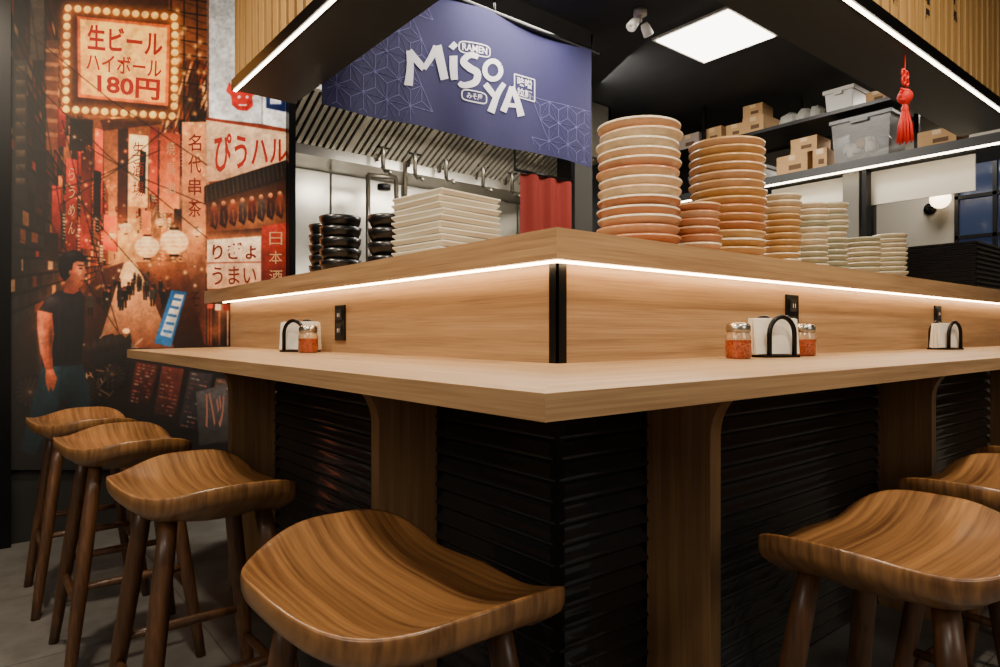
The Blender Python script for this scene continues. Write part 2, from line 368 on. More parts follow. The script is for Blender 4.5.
# man walking (printed figure)
G(60,330,26,'#a05024',.3,50)
P([(43,360),(80,358),(88,384),(92,420),(96,452),(84,456),(76,420),(62,396),(52,420),(34,456),(20,450),(32,404)],'#1c2e30','#0f191b')
G(52,375,8,'#3a5654',.3,18); D(70,400,10,.4,20); LN((62,364),(60,398),1.2,'#0c1516',.6)
P([(65,282),(78,284),(80,297),(62,299)],'#9a4e30','#7a341c')
P([(46,299),(58,290),(66,293),(74,294),(80,290),(85,298),(84,330),(81,365),(42,367),(40,330),(36,314)],'#241e1e','#0f0d0e')
G(50,300,8,'#6a4c42',.35,6); G(47,330,4,'#5a3e34',.3,20); LN((60,296),(58,350),1.5,'#352a28',.5); LN((76,300),(70,358),1.2,'#2e2422',.5)
P([(37,310),(52,313),(54,334),(52,350),(53,370),(46,372),(40,352),(37,330)],'#b86038','#8a4226'); G(41,335,3,'#ffa070',.4,22); D(51,340,2.5,.4,22)
P([(46,370),(53,369),(57,378),(55,386),(53,392),(50,386),(49,393),(46,385),(45,377)],'#b05e38','#7a3a20')
P([(63,262),(67,256),(78,256),(83,261),(84,266),(87,273),(84,275),(85,279),(83.5,281.5),(82,286),(76,289),(68,286),(63,276)],'#b8663e','#904828')
G(80,270,3.5,'#ffa478',.35,7); D(68,282,5,.35,6)
P([(58,267),(59,258),(65,252),(74,250),(82,253),(85,259),(83,262),(77,261),(73,263),(72,269),(70,276),(65,281),(60,276)],'#15110f','#0a0808')
G(70,254,6,'#4a362e',.5,2.5)
LN((78,265.3),(83,265.5),1.1,'#1a0c08'); LN((79.5,268.5),(82,268.5),1.2,'#0c0606'); LN((81,281),(84,280.5),1,'#5a1c10'); E(70.5,272.5,1.8,3,'#a05432','#803c24')
rng=np.random.default_rng(4)
def vn(step):
    h,w=H//step+3,W//step+3; g=rng.random((h,w)); ys=np.arange(H)/step; xs=np.arange(W)/step
    y0=ys.astype(int);x0=xs.astype(int); ty=(ys-y0)[:,None];tx=(xs-x0)[None,:]
    a=g[np.ix_(y0,x0)];b=g[np.ix_(y0,x0+1)];c=g[np.ix_(y0+1,x0)];d=g[np.ix_(y0+1,x0+1)]
    return (a*(1-tx)+b*tx)*(1-ty)+(c*(1-tx)+d*tx)*ty
nzz=.35*vn(3)+.35*vn(9)+.30*vn(30)
img*=(0.66+.62*nzz)[...,None]; img=np.clip(img,0,1)
k_=np.array([.22,.56,.22])
img=(np.roll(img,1,0)*k_[0]+img*k_[1]+np.roll(img,-1,0)*k_[2]); img=(np.roll(img,1,1)*k_[0]+img*k_[1]+np.roll(img,-1,1)*k_[2])
lum=img.mean(-1,keepdims=True); img=np.clip(lum+(img-lum)*1.0,0,1)**1.32*1.06; img=np.clip(img,0,1)
linimg=np.where(img<=.04045,img/12.92,((img+.055)/1.055)**2.4)
vx=MX0+np.arange(W+1)/K; vy=MY0+np.arange(H+1)/K; VXX,VYY=np.meshgrid(vx,vy)
r_=(VXX-500)/F; xw=YM*(C+S*r_)/(S-C*r_); dw=C*xw+S*YM; zw=np.clip(CZ+(333.5-VYY)*dw/F,0.002,2.899)
co_=np.stack([xw,np.full_like(xw,YM),zw],-1).reshape(-1,3)
ii,jj=np.meshgrid(np.arange(H),np.arange(W),indexing='ij'); a_=ii*(W+1)+jj
faces=np.stack([a_+W+1,a_+W+2,a_+1,a_],-1).reshape(-1,4)
me=bpy.data.meshes.new('mural_poster'); nf_=len(faces)
me.vertices.add(len(co_)); me.vertices.foreach_set('co',co_.ravel())
me.loops.add(nf_*4); me.loops.foreach_set('vertex_index',faces.ravel().astype(np.int32))
me.polygons.add(nf_); me.polygons.foreach_set('loop_start',np.arange(0,nf_*4,4,dtype=np.int32)); me.polygons.foreach_set('loop_total',np.full(nf_,4,dtype=np.int32))
me.update(calc_edges=True)
ca=me.color_attributes.new('Col','FLOAT_COLOR','CORNER')
cc=np.ones((nf_,4,4)); cc[:,:,:3]=linimg.reshape(-1,1,3); ca.data.foreach_set('color',cc.ravel())
mural_mat=bpy.data.materials.new('mural_print'); mural_mat.use_nodes=True
nt=mural_mat.node_tree; b=nt.nodes['Principled BSDF']; at=nt.nodes.new('ShaderNodeVertexColor'); at.layer_name='Col'
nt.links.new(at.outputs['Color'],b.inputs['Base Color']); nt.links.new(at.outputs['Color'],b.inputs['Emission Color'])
b.inputs['Emission Strength'].default_value=1.2; b.inputs['Roughness'].default_value=0.55  # print emits its own colour, standing in for lamp light on the mural
me.materials.append(mural_mat)
mo=bpy.data.objects.new('mural_poster',me); COL.objects.link(mo)
tm=onplane(YM,0.003)
def pm(name,c): return mat(name,c,0.55,emit=0.5,ecol=c)  # lettering glows like the mural, in place of light falling on it
red=pm('print_red','#b0200f'); dk=pm('print_dark','#2a0e0a'); cream=pm('print_cream','#c89460'); bred=pm('print_brick','#741e0e')
mb=MB()
text_quad(mb,'生ビール',[(87,24),(163,32),(162,57),(87,49)],tm,red,0.025)
text_quad(mb,'ハイボール',[(86,52),(162,60),(161,78),(86,70)],tm,red,0.015)
text_quad(mb,'180円',[(97,73),(160,80),(159,101),(97,93)],tm,red,0.03)
for i,ch in enumerate('名代串茶'):
    text_quad(mb,ch,[(188,134+i*22),(201,134+i*22),(201,151+i*22),(188,151+i*22)],tm,bred,0.01)
for i,ch in enumerate('生酒場'):
    text_quad(mb,ch,[(133,142+i*20),(144,142+i*20),(143,156+i*20),(132,156+i*20)],tm,bred,0.0)
for i,ch in enumerate('焼鳥串'):
    text_quad(mb,ch,[(166,142+i*20),(175,142+i*20),(175,155+i*20),(166,155+i*20)],tm,cream,0.0)
for i,ch in enumerate('らうめん'):
    text_quad(mb,ch,[(69,168+i*18),(75,168+i*18),(74,180+i*18),(68,180+i*18)],tm,cream,0.0)
text_quad(mb,'ぴうハル',[(214,132),(287,138),(287,162),(214,173)],tm,red,0.02)
text_quad(mb,'りぎょ',[(212,244),(256,241),(256,259),(212,260)],tm,bred,0.02)
text_quad(mb,'うまい',[(212,267),(256,266),(256,284),(212,285)],tm,bred,0.01)
for i,ch in enumerate('日本酒'):
    text_quad(mb,ch,[(269,232+i*19),(282,232+i*19),(282,245+i*19),(269,245+i*19)],tm,cream,0.0)
for i,ch in enumerate('そば'):
    text_quad(mb,ch,[(189,292+i*20),(200,292+i*20),(200,306+i*20),(189,306+i*20)],tm,dk,0.0)
text_quad(mb,'ハッ',[(202,394),(224,388),(225,426),(206,432)],tm,pm('print_pink','#80503e'),0.03)
lt=mb.obj('mural_lettering'); lt.parent=mo

# ================= BAR =================
ZT=0.915; ZB=0.885
bar=empty('bar_counter')
XE=4.6
mb=MB(); mb.prism([(.46,2.85),(.46,.496),(.94,.976),(.94,3.18)],ZB,ZT,oak_y); mb.obj('counter_top_a',bar)
mb=MB(); mb.prism([(.46,.496),(XE,.496),(XE,.976),(.94,.976)],ZB,ZT,oak_x); mb.obj('counter_top_b',bar)
mb=MB(); mb.prism([(.94,3.18),(.94,.976),(1.04,1.076),(1.04,3.18)],ZT,1.125,oak_y); mb.obj('upstand_a',bar)
mb=MB(); mb.prism([(.94,.976),(XE,.976),(XE,1.076),(1.04,1.076)],ZT,1.125,oak_x); mb.obj('upstand_b',bar)
mb=MB(); mb.prism([(.895,3.45),(.895,.931),(1.40,1.436),(1.40,3.45)],1.125,1.187,oak_y); mb.obj('ledge_a',bar)
mb=MB(); mb.prism([(.895,.931),(XE,.931),(XE,1.436),(1.40,1.436)],1.125,1.187,oak_x); mb.obj('ledge_b',bar)
mb=MB(); mb.prism([(.957,3.17),(.957,.993),(XE,.993),(XE,1.09),(1.06,1.09),(1.06,3.17)],0,ZB,blackm); mb.obj('carcass',bar)
mb=MB()
mb.box((.935,.971,ZT),(.9395,.996,1.125),black); mb.box((.935,.971,ZT),(.962,.9755,1.125),black)
mb.obj('corner_trim',bar)
mb=MB()
mb.prism([(.912,3.2),(.912,.948),(.921,.957),(.921,3.2)],1.1205,1.1249,led_w)
mb.prism([(.912,.948),(XE,.948),(XE,.957),(.921,.957)],1.1205,1.1249,led_w)
mb.obj('ledge_led_strip',bar)
mb=MB()
rh=0.0443; prof=[(0.0,0.0),(0.02,0.008),(0.07,0.016),(0.15,0.0205),(0.25,0.0205),(0.36,0.0175),(0.55,0.011),(0.78,0.006),(0.97,0.003),(0.985,0.0)]
def tile(base,du,n,L,z):
    vs=[];fs=[];k=len(prof)
    for e in (0.0003,L-0.0003):
        for t,p in prof: vs.append(Vector(base)+Vector(du)*e+Vector(n)*p+Vector((0,0,z+t*rh)))
    for j in range(k-1): fs.append((j,j+1,k+j+1,k+j))
    mb.add(vs,fs,tile_m,True)
for r_i in range(20):
    z=max(r_i*rh-0.001,0)
    TL=0.6; y=0.985-(TL/2 if r_i%2 else 0)
    while y<3.17:
        a=max(y,.978); e=min(y+TL,3.17)
        if e-a>0.02: tile((.956,a,0),(0,1,0),(-1,0,0),e-a,z)
        y+=TL
    x=0.95-(TL/2 if r_i%2 else 0)
    while x<XE:
        a=max(x,.942); e=min(x+TL,XE)
        if e-a>0.02: tile((a,.992,0),(1,0,0),(0,-1,0),e-a,z)
        x+=TL
mb.obj('tile_cladding',bar)
mb=MB(); mb.box((.936,.972,0),(.957,.993,ZB),black); mb.obj('tile_corner_trim',bar)
def bracket(along,pos):
    mb=MB(); prof2=[(0,0),(0.17,0),(0.17,0.755)]
    for i in range(1,11):
        a=math.radians(90*i/10); prof2.append((0.17+0.15*(1-math.cos(a)),0.755+(ZB-.755)*math.sin(a)))
    prof2+= [(0,ZB)]
    if along=='y':
        pts=[(.941-d,pos,z) for d,z in prof2]; mb.ext(pts,(0,.04,0),oak_z)
    else:
        pts=[(pos,.977-d,z) for d,z in prof2]; mb.ext(pts[::-1],(.04,0,0),oak_z)
    mb.obj('support_panel',bar,0.0015)
for y in (1.426,2.597): bracket('y',y)
for x in (1.231,2.54,3.85): bracket('x',x)

def outlet(x,y,z,face):
    mb=MB()
    if face=='x':
        mb.box((x-.006,y-.036,z-.058),(x,y+.036,z+.058),black)
        for dz in (-.025,.025):
            mb.box((x-.010,y-.017,z+dz-.017),(x-.005,y+.017,z+dz+.017),blackm)
            for dy in (-.006,.006): mb.box((x-.011,y+dy-.001,z+dz-.006),(x-.0095,y+dy+.001,z+dz+.006),white)
    else:
        mb.box((x-.036,y-.006,z-.058),(x+.036,y,z+.058),black)
        for dz in (-.025,.025):
            mb.box((x-.017,y-.010,z+dz-.017),(x+.017,y-.005,z+dz+.017),blackm)
            for dy in (-.006,.006): mb.box((x+dy-.001,y-.011,z+dz-.006),(x+dy+.001,y-.0095,z+dz+.006),white)
    mb.obj('power_outlet',None,0.001)
outlet(.9399,1.995,1.012,'x'); outlet(1.909,.9759,1.035,'y'); outlet(3.13,.9759,1.035,'y')

napm=mat('napkin_paper','#e6e0d2',0.8)
def napkins(x,y,rot):
    mb=MB(); M=Matrix.Translation((x,y,ZT))@Matrix.Rotation(rot,4,'Z')
    mb.box((-.055,-.038,0),(.055,.038,.006),black,M)
    for sx in (-.034,.034):
        pts=[M@Vector((.040*math.cos(a)*1.0,sx,.060+.045*math.sin(a))) for a in [math.pi*i/12 for i in range(13)]]
        pts=[M@Vector((.040,sx,.004))]+pts+[M@Vector((-.040,sx,.004))]
        mb.tube(pts,.0065,black,8)
    for i in range(9):
        yy=-.024+i*.0055; t=(i-4)*.012
        N=M@Matrix.Rotation(t*2,4,'X')
        mb.box((-.070+.002*(i%3),yy,.007),(.070-.003*((i+1)%3),yy+.0035,.098+.003*(i%2)),napm,N)
    mb.obj('napkin_holder')
napkins(.86,2.14,math.pi/2+.5); napkins(1.634,.885,-0.35); napkins(2.93,.885,-0.2)
lidm=mat('lid_steel','#b8b4a8',0.25,1.0)
def jar(x,y):
    mb=MB(); c=(x,y,ZT)
    mb.lathe([(0,.0005),(.028,.0005),(.031,.005),(.031,.046)],c,mat('chili_flakes_in_glass','#963c18',0.12,coat=1.0,noise=0.7,nscale=250),24)
    mb.lathe([(.031,.046),(.031,.053),(.0275,.062),(.0265,.068)],c,mat('jar_glass_neck','#a88a68',0.08,coat=1.0),24)
    mb.lathe([(.0285,.066),(.0295,.068),(.0295,.080),(.026,.086),(.014,.089),(0,.089)],c,lidm,24)
    for i in range(6):
        a=i*math.pi/3; mb.lathe([(0,.0895),(.002,.0895),(.002,.0885)],(x+.012*math.cos(a),y+.012*math.sin(a),ZT),blackm,6)
    mb.obj('chili_flake_shaker')
jar(.84,2.025); jar(1.470,.885); jar(1.785,.875); jar(.905,2.29); 

# ================= STOOLS =================
def stool(x,y,face,name='bar_stool'):
    root=empty(name); root.location=(x,y,0); root.rotation_euler=(0,0,face)
    bx,fx,hy=.185,.162,.232
    seg=80; rings=[0,.15,.3,.45,.6,.72,.82,.89,.94,.975,1.0]
    def outline(t):
        ct,st=math.cos(t),math.sin(t)
        if ct>=0:
            e=2.0/4.2; px=fx*abs(ct)**e; py=hy*math.copysign(abs(st)**e,st)
            px-=.008*math.exp(-((abs(py)-.11)/.05)**2)*(1 if ct>.2 else ct/.2)
        else:
            e=2.0/2.1; px=-bx*abs(ct)**e; py=hy*math.copysign(abs(st)**e,st)
        return px,py
    def top(px,py):
        u=py/hy; v=px/bx
        z=.624+.054*abs(u)**3.0
        if v<0: z+=.050*abs(v)**3.2*(1-.45*u*u)
        else: z+=.006*math.exp(-(u/.30)**2)*min(v,1)**2
        return z
    vs=[];fs=[]
    def ring(scale,fz):
        for i in range(seg):
            ox,oy=outline(2*math.pi*i/seg); X,Y=ox*scale,oy*scale
            vs.append((X,Y,fz(X,Y,ox,oy)))
    for r in rings: ring(max(r,.001),lambda X,Y,ox,oy:top(X,Y)-(.002 if r==1.0 else 0))
    edge=[(1.006,.005),(1.008,.014),(1.004,.024),(.985,.034),(.94,.042),(.84,.048),(.5,None),(.001,None)]
    for sc,dz in edge:
        if dz is None: ring(sc,lambda X,Y,ox,oy:.582)
        elif sc<.9: ring(sc,lambda X,Y,ox,oy:max(.584,top(ox,oy)-dz-.008))
        else: ring(sc,lambda X,Y,ox,oy:top(ox,oy)-dz)
    tot=len(rings)+len(edge)
    for k in range(tot-1):
        for i in range(seg):
            j=(i+1)%seg; fs.append((k*seg+i,k*seg+j,(k+1)*seg+j,(k+1)*seg+i))
    mb=MB(); mb.add(vs,[f[::-1] for f in fs],walnut,True); s=mb.obj('seat',root)
    mb=MB(); legs=[]
    for sx in (-1,1):
        for sy in (-1,1):
            p0=Vector((sx*.095,sy*.115,.594)); p1=Vector((sx*.170,sy*.190,.0))
            n=9; pts=[p0.lerp(p1,i/(n-1)) for i in range(n)]
            rr=[.0175,.019,.020,.020,.0195,.0185,.017,.0155,.014]
            mb.tube(pts,rr,walnut_leg,14); legs.append((p0,p1))
    def at(l,z):
        p0,p1=l; t=(p0.z-z)/(p0.z-p1.z); return p0.lerp(p1,t)
    def rung(i,j,z):
        A=at(legs[i],z);B=at(legs[j],z); mb.tube([A,A.lerp(B,.25),A.lerp(B,.5),A.lerp(B,.75),B],[.009,.011,.0125,.011,.009],walnut_leg,10)
    rung(0,1,.22); rung(2,3,.20); rung(0,2,.27); rung(1,3,.27)
    mb.obj('legs',root)
    return root
for x,y in ((.448,.794),(.405,1.575),(.368,2.30),(.335,2.92)): stool(x,y,0)
for x,y in ((1.175,.415),(1.78,.43),(2.38,.45)): stool(x,y,math.pi/2)

# ================= CANOPY =================
can=empty('overhead_canopy'); ZC=2.13
mb=MB()
mb.prism([(.975,3.2),(.975,1.01),(4.5,1.01),(4.5,1.29),(1.255,1.29),(1.255,3.2)],ZC,ZC+.05,soffit_m)
mb.prism([(1.0,3.18),(1.0,1.035),(4.48,1.035),(4.48,1.26),(1.23,1.26),(1.23,3.18)],ZC+.05,2.9,soffit_m)
mb.obj('soffit_box',can)
mb=MB()
y=1.02
while y<3.18:
    mb.box((.965,y,ZC+.045),(.998,y+.055,2.895),slatw); y+=.085
x=1.03
while x<4.46:
    mb.box((x,1.0,ZC+.045),(x+.055,1.033,2.895),slatw); x+=.085
mb.obj('fascia_slats',can,0.002)
mb=MB(); mb.box((.95,.985,ZC-.004),(.985,3.2,ZC+.045),black); mb.box((.985,.985,ZC-.004),(4.5,1.02,ZC+.045),black); mb.obj('fascia_rail',can)
mb=MB(); mb.box((.957,1.0,ZC-.009),(.970,3.19,ZC-.0045),led_c); mb.box((.985,.992,ZC-.009),(4.49,1.005,ZC-.0045),led_c); mb.obj('canopy_led_strip',can)
mb=MB()
for i,(ch,xx,zz) in enumerate([('石',2.76,2.30),('榴',2.76,2.24),('味',3.10,2.42),('噌',3.10,2.35),('屋',3.10,2.28),('麺',3.44,2.45),('処',3.44,2.38),('酒',2.42,2.25)]):
    k=round((xx-1.03)/.085); x0=1.03+k*.085+.003
    text_quad(mb,ch,[(x0,zz+.05),(x0+.049,zz+.05),(x0+.049,zz),(x0,zz)],lambda p:Vector((p[0],.9985,p[1])),blackm,.03)
mb.obj('slat_calligraphy',can)

redm=mat('tassel_red','#d81a0e',0.6)
mb=MB(); tx,ty=3.0,1.05
mb.tube([(tx,ty,ZC+.001),(tx,ty,2.045)],.003,redm,6)
for cx in (-.016,.016):
    for dz in (0,.03):
        pts=[(tx+cx+.016*math.cos(t),ty,2.02+dz+.016*math.sin(t)) for t in [2*math.pi*i/12 for i in range(13)]]
        mb.tube(pts,.005,redm,6)
for k in range(-2,3):
    o_=k*.010
    for s_ in (-1,1):
        mb.tube([(tx+o_-.022*s_,ty-.004*s_*(k%2),1.936),(tx+o_*.2,ty-.004,1.958+o_*s_),(tx+o_+.022*s_,ty+.004*s_*(k%2),1.980)],.0048,redm,6)
mb.lathe([(0,1.992),(.016,1.984),(.026,1.972),(.030,1.957),(.026,1.942),(.014,1.928),(0,1.922)],(tx,ty,0),redm,14)
for sx in (-1,1):
    pts=[(tx+sx*(.036+.015*math.cos(t)),ty,1.957+.015*math.sin(t)) for t in [2*math.pi*i/12 for i in range(13)]]
    mb.tube(pts,.0045,redm,6)
mb.lathe([(.008,1.925),(.014,1.91),(.014,1.895),(.011,1.89)],(tx,ty,0),redm,12)
for i in range(34):
    a=i*2.4; r=.006+.012*math.sqrt(i/34)
    mb.tube([(tx+r*math.cos(a)*.6,ty+r*math.sin(a)*.6,1.90),(tx+r*1.4*math.cos(a),ty+r*1.4*math.sin(a),1.84),(tx+r*1.7*math.cos(a),ty+r*1.7*math.sin(a),1.765+.006*(i%3))],.003,redm,5)
mb.obj('red_tassel',can)

# ================= NOREN =================
YN=2.9
norm_=mat('noren_indigo','#211f4e',0.85,noise=0.06,nscale=40)
def wav(x,z):
    return .016*math.sin(x*7.5+.6)+.008*math.sin(x*17)*(2.75-z)
def nf(off):
    g=onplane(YN)
    def f(p):
        q=g(p); return Vector((q.x,YN+wav(q.x,q.z)-off,q.z))
    return f
nor=empty('noren_banner')
X0,X1=1.265,3.08; ZN1=2.79
def zbot(x): return 2.05+.012*math.sin(x*7.5+.2)
vs=[];fs=[];NX,NZ=120,20
for i in range(NX+1):
    x=X0+(X1-X0)*i/NX
    for j in range(NZ+1):
        z=zbot(x)+(ZN1-zbot(x))*j/NZ; vs.append((x,YN+wav(x,z),z))
for i in range(NX):
    for j in range(NZ):
        a=i*(NZ+1)+j; fs.append((a,a+NZ+1,a+NZ+2,a+1))
mb=MB(); mb.add(vs,fs,norm_,True); mb.obj('cloth',nor)
mb=MB(); mb.tube([(X0-.005,YN,ZN1),(X1+.08,YN,ZN1)],.016,black,10)
for x in (1.5,2.3,3.1): mb.tube([(x,YN,ZN1),(x,YN,2.9)],.006,black,6)
mb.obj('rail',nor)
ink=mat('noren_white','#d9d6dd',0.8)
mb=MB(); g=nf(.004)
def brush(pts,ws):
    P2=[]; n=len(pts)
    for i in range(n-1):
        for k in range(6):
            t=k/6; p0=pts[max(i-1,0)];p1=pts[i];p2=pts[i+1];p3=pts[min(i+2,n-1)]
            q=[.5*((2*p1[d])+(-p0[d]+p2[d])*t+(2*p0[d]-5*p1[d]+4*p2[d]-p3[d])*t*t+(-p0[d]+3*p1[d]-3*p2[d]+p3[d])*t**3) for d in (0,1)]
            P2.append((q,ws[i]*(1-t)+ws[i+1]*t))
    P2.append((list(pts[-1]),ws[-1]))
    L=[];Rr=[]
    for i,(q,w) in enumerate(P2):
        a=P2[max(i-1,0)][0];b=P2[min(i+1,len(P2)-1)][0]; dx,dy=b[0]-a[0],b[1]-a[1]; l=math.hypot(dx,dy) or 1
        nx,ny=-dy/l*w/2,dx/l*w/2; L.append((q[0]+nx,q[1]+ny)); Rr.append((q[0]-nx,q[1]-ny))
    vs=[g(p) for p in L+Rr]; n2=len(L)
    mb.add(vs,[(i,i+1,n2+i+1,n2+i) for i in range(n2-1)],ink)
brush([(410,50),(411,66),(409,85)],[6,7,9]); brush([(410,50),(418,60),(425,68)],[6,7,6]); brush([(425,68),(432,57),(438,46)],[5,6,8]); brush([(438,45),(441,60),(445,79)],[8,8,7])
brush([(453,56),(453,68),(454,80)],[7,7,6]); brush([(451,44),(455,48)],[7,6])
brush([(476,58),(468,56),(462,62),(468,69),(475,74),(473,83),(463,86),(458,83)],[5,6,6,7,7,7,6,4])
ocx,ocy=491,71
brush([(ocx+8.5*math.cos(t),ocy+9*math.sin(t)) for t in [2*math.pi*i/9-.5 for i in range(10)]],[5]*10)
brush([(483,85),(488,91),(493,97)],[6,6,5]); brush([(503,84),(496,95),(489,113)],[5,6,8])
brush([(511,87),(507,99),(502,112)],[5,6,7]); brush([(511,87),(517,101),(521,116)],[5,6,8]); brush([(505,105),(517,106)],[4,4])
text_quad(mb,'RAMEN',[(461,43.5),(485,49),(485,56),(461,50.5)],g,ink,.02)
text_quad(mb,'みそ屋',[(465,93),(480,96),(480,102),(465,99)],g,ink,.01)
text_quad(mb,'味噌',[(517,76),(533,80),(533,89),(517,85)],g,ink,.02)
text_quad(mb,'拉麺',[(517,87),(533,91),(533,99),(517,95)],g,ink,.02)
def ringline(pts,w):
    n=len(pts)
    for i in range(n):
        a,b_=pts[i],pts[(i+1)%n]; dx,dy=b_[0]-a[0],b_[1]-a[1]; l=math.hypot(dx,dy); nx,ny=-dy/l*w/2,dx/l*w/2
        mb.add([g((a[0]+nx,a[1]+ny)),g((b_[0]+nx,b_[1]+ny)),g((b_[0]-nx,b_[1]-ny)),g((a[0]-nx,a[1]-ny))],[(0,1,2,3)],ink)
def pill(cx,cy,rx,ry,n=20): return [(cx+rx*math.copysign(abs(math.cos(t))**.5,math.cos(t)),cy+ry*math.copysign(abs(math.sin(t))**.5,math.sin(t))+.22*rx*math.copysign(abs(math.cos(t))**.5,math.cos(t))) for t in [2*math.pi*i/n for i in range(n)]]
ringline(pill(473,50,15,6),1.1); ringline(pill(472.5,97.5,12,5.5),1.1)
ringline([(514,74),(536,79),(536,101),(514,96)],1.1)
mb.obj('logo_print',nor)
pat=mat('noren_pattern','#66639a',0.85)
mb=MB(); h=.14
def nseg(a,b_,w=.0028):
    n=3
    for k in range(n):
        p=Vector(a).lerp(Vector(b_),k/n); q=Vector(a).lerp(Vector(b_),(k+1)/n)
        for t in (p,q):
            if not(X0+.01<t.x<X1-.01 and zbot(t.x)+.01<t.y<ZN1-.01): break
        else:
            d=(q-p); 
            if d.length<1e-6: continue
            nrm=Vector((-d.y,d.x)).normalized()*w/2
            mb.add([(v.x,YN+wav(v.x,v.y)-.002,v.y) for v in (p+nrm,q+nrm,q-nrm,p-nrm)],[(0,1,2,3)],pat)
hh=h*math.sqrt(3)/2
for ri in range(0,7):
    for c_ in range(-1,15):
        x=X0+c_*h+(h/2 if ri%2 else 0); z=2.03+ri*hh
        if x>X0+.50 and not (x>X1-.45 and z<2.35): continue
        P_=(x,z);Q=(x+h,z);T=(x+h/2,z+hh);U=(x-h/2,z+hh)
        for A,B,D_ in ((P_,Q,T),(P_,T,U)):
            G_=((A[0]+B[0]+D_[0])/3,(A[1]+B[1]+D_[1])/3)
            nseg(A,B);nseg(B,D_);nseg(A,D_)
            for V in (A,B,D_): nseg(V,G_)
mb.obj('asanoha_print',nor)

# ================= TABLEWARE ON LEDGE =================
ZL=1.187
def pm2(n,c): return mat(n,c,0.3,coat=0.4,noise=0.12,nscale=30)
gl={'cream':pm2('glaze_cream','#dccbae'),'peach':pm2('glaze_peach','#d2ac88'),'orange':pm2('glaze_orange','#bb7e56'),'amber':pm2('glaze_amber','#c89e66'),'sage':pm2('glaze_sage','#b0ae94'),'ivory':pm2('glaze_ivory','#cec4aa')}
def plates(x,y,dia,top,cols,pitch,name='plate_stack'):
    mb=MB(); R_=dia/2; n=max(3,round((top-ZL)/pitch)); z=ZL; rg=random.Random(int(x*100))
    for i in range(n):
        c=(x+rg.uniform(-.004,.004),y+rg.uniform(-.004,.004),z)
        h=pitch*1.28
        prof=[(0,.003),(R_*.45,.003),(R_*.47,0),(R_*.52,0),(R_*.55,.004),(R_*.75,h*.26),(R_*.93,h*.56),(R_,h*.84),(R_*1.0,h),(R_*.97,h),(R_*.9,h*.85),(R_*.7,h*.5),(R_*.5,.008),(0,.008)]
        m=gl[cols[(i*len(cols))//n] if rg.random()<.7 else rg.choice(cols)]
        m2=gl[rg.choice(cols+['cream'])]
        mb.lathe(prof[:8],c,m,32); mb.lathe(prof[7:],c,m2,32); z+=pitch
    mb.obj(name)
plates(1.49,1.21,.235,1.55,['orange','peach','orange','cream','peach','cream','cream'],.0265)
plates(1.67,1.14,.139,1.355,['orange','orange','peach'],.023,'bowl_stack')
plates(1.926,1.2,.24,1.575,['amber','orange','amber','peach','amber'],.0265)
plates(2.268,1.2,.14,1.465,['amber','amber','cream'],.023,'bowl_stack')
plates(2.50,1.2,.125,1.455,['sage','cream'],.023,'bowl_stack')
plates(2.68,1.21,.13,1.475,['sage','ivory'],.023,'bowl_stack')
plates(2.96,1.2,.14,1.385,['ivory','sage'],.021,'bowl_stack')
plates(3.25,1.2,.14,1.41,['ivory'],.021,'bowl_stack')
mb=MB(); sq=mat('square_plate_white','#e0dac8',0.3,coat=0.4)
z=ZL
for i in range(11):
    M=Matrix.Translation((1.14+.002*(i%3),1.68+.003*(i%2),z))@Matrix.Rotation(.06*((i%4)-1.5)*.4+.1,4,'Z')
    s0,s1=.07,.12
    lv=[(s0,0),(s1*.93,.006),(s1,.016),(s1,.021),(s1*.96,.020),(s0*1.1,.006)]
    vs=[];fs=[]
    for s_,zz in lv:
        for sx,sy in ((-1,-1),(1,-1),(1,1),(-1,1)): vs.append(M@Vector((sx*s_,sy*s_,zz)))
    for k in range(len(lv)-1):
        for i2 in range(4): fs.append((k*4+i2,k*4+(i2+1)%4,(k+1)*4+(i2+1)%4,(k+1)*4+i2))
    fs.append((3,2,1,0)); fs.append(tuple((len(lv)-1)*4+q for q in range(4)))
    mb.add(vs,fs,sq); z+=.0185
mb.obj('square_plate_stack',None,0.002)
blk=mat('black_bowl_glaze','#0d0d0e',0.3,coat=0.4)
def bowls(x,y,dia,n,pitch,name='black_bowl_stack'):
    mb=MB(); R_=dia/2; z=ZL
    for i in range(n):
        prof=[(0,.004),(R_*.42,.004),(R_*.44,0),(R_*.5,0),(R_*.52,.008),(R_*.8,.025),(R_*.96,.05),(R_,.068),(R_*.97,.068),(R_*.9,.05),(R_*.7,.026),(0,.014)]
        mb.lathe(prof,(x,y,z),blk,28); z+=pitch
    mb.obj(name)
bowls(1.15,2.56,.160,5,.042); bowls(1.10,2.34,.16,5,.042); bowls(1.19,2.12,.16,4,.050); bowls(1.29,2.72,.15,4,.045); bowls(1.30,1.95,.16,4,.046)
mb=MB(); z=ZL
for i in range(10):
    mb.box((3.72,1.0,z),(4.5,1.38,z+.010),blackm); mb.box((3.71,.99,z+.010),(4.51,1.39,z+.020),black); z+=.0235
    mb.box((3.80,1.1,z-.0035),(4.4,1.3,z),blackm)
mb.obj('serving_tray_stack',None)

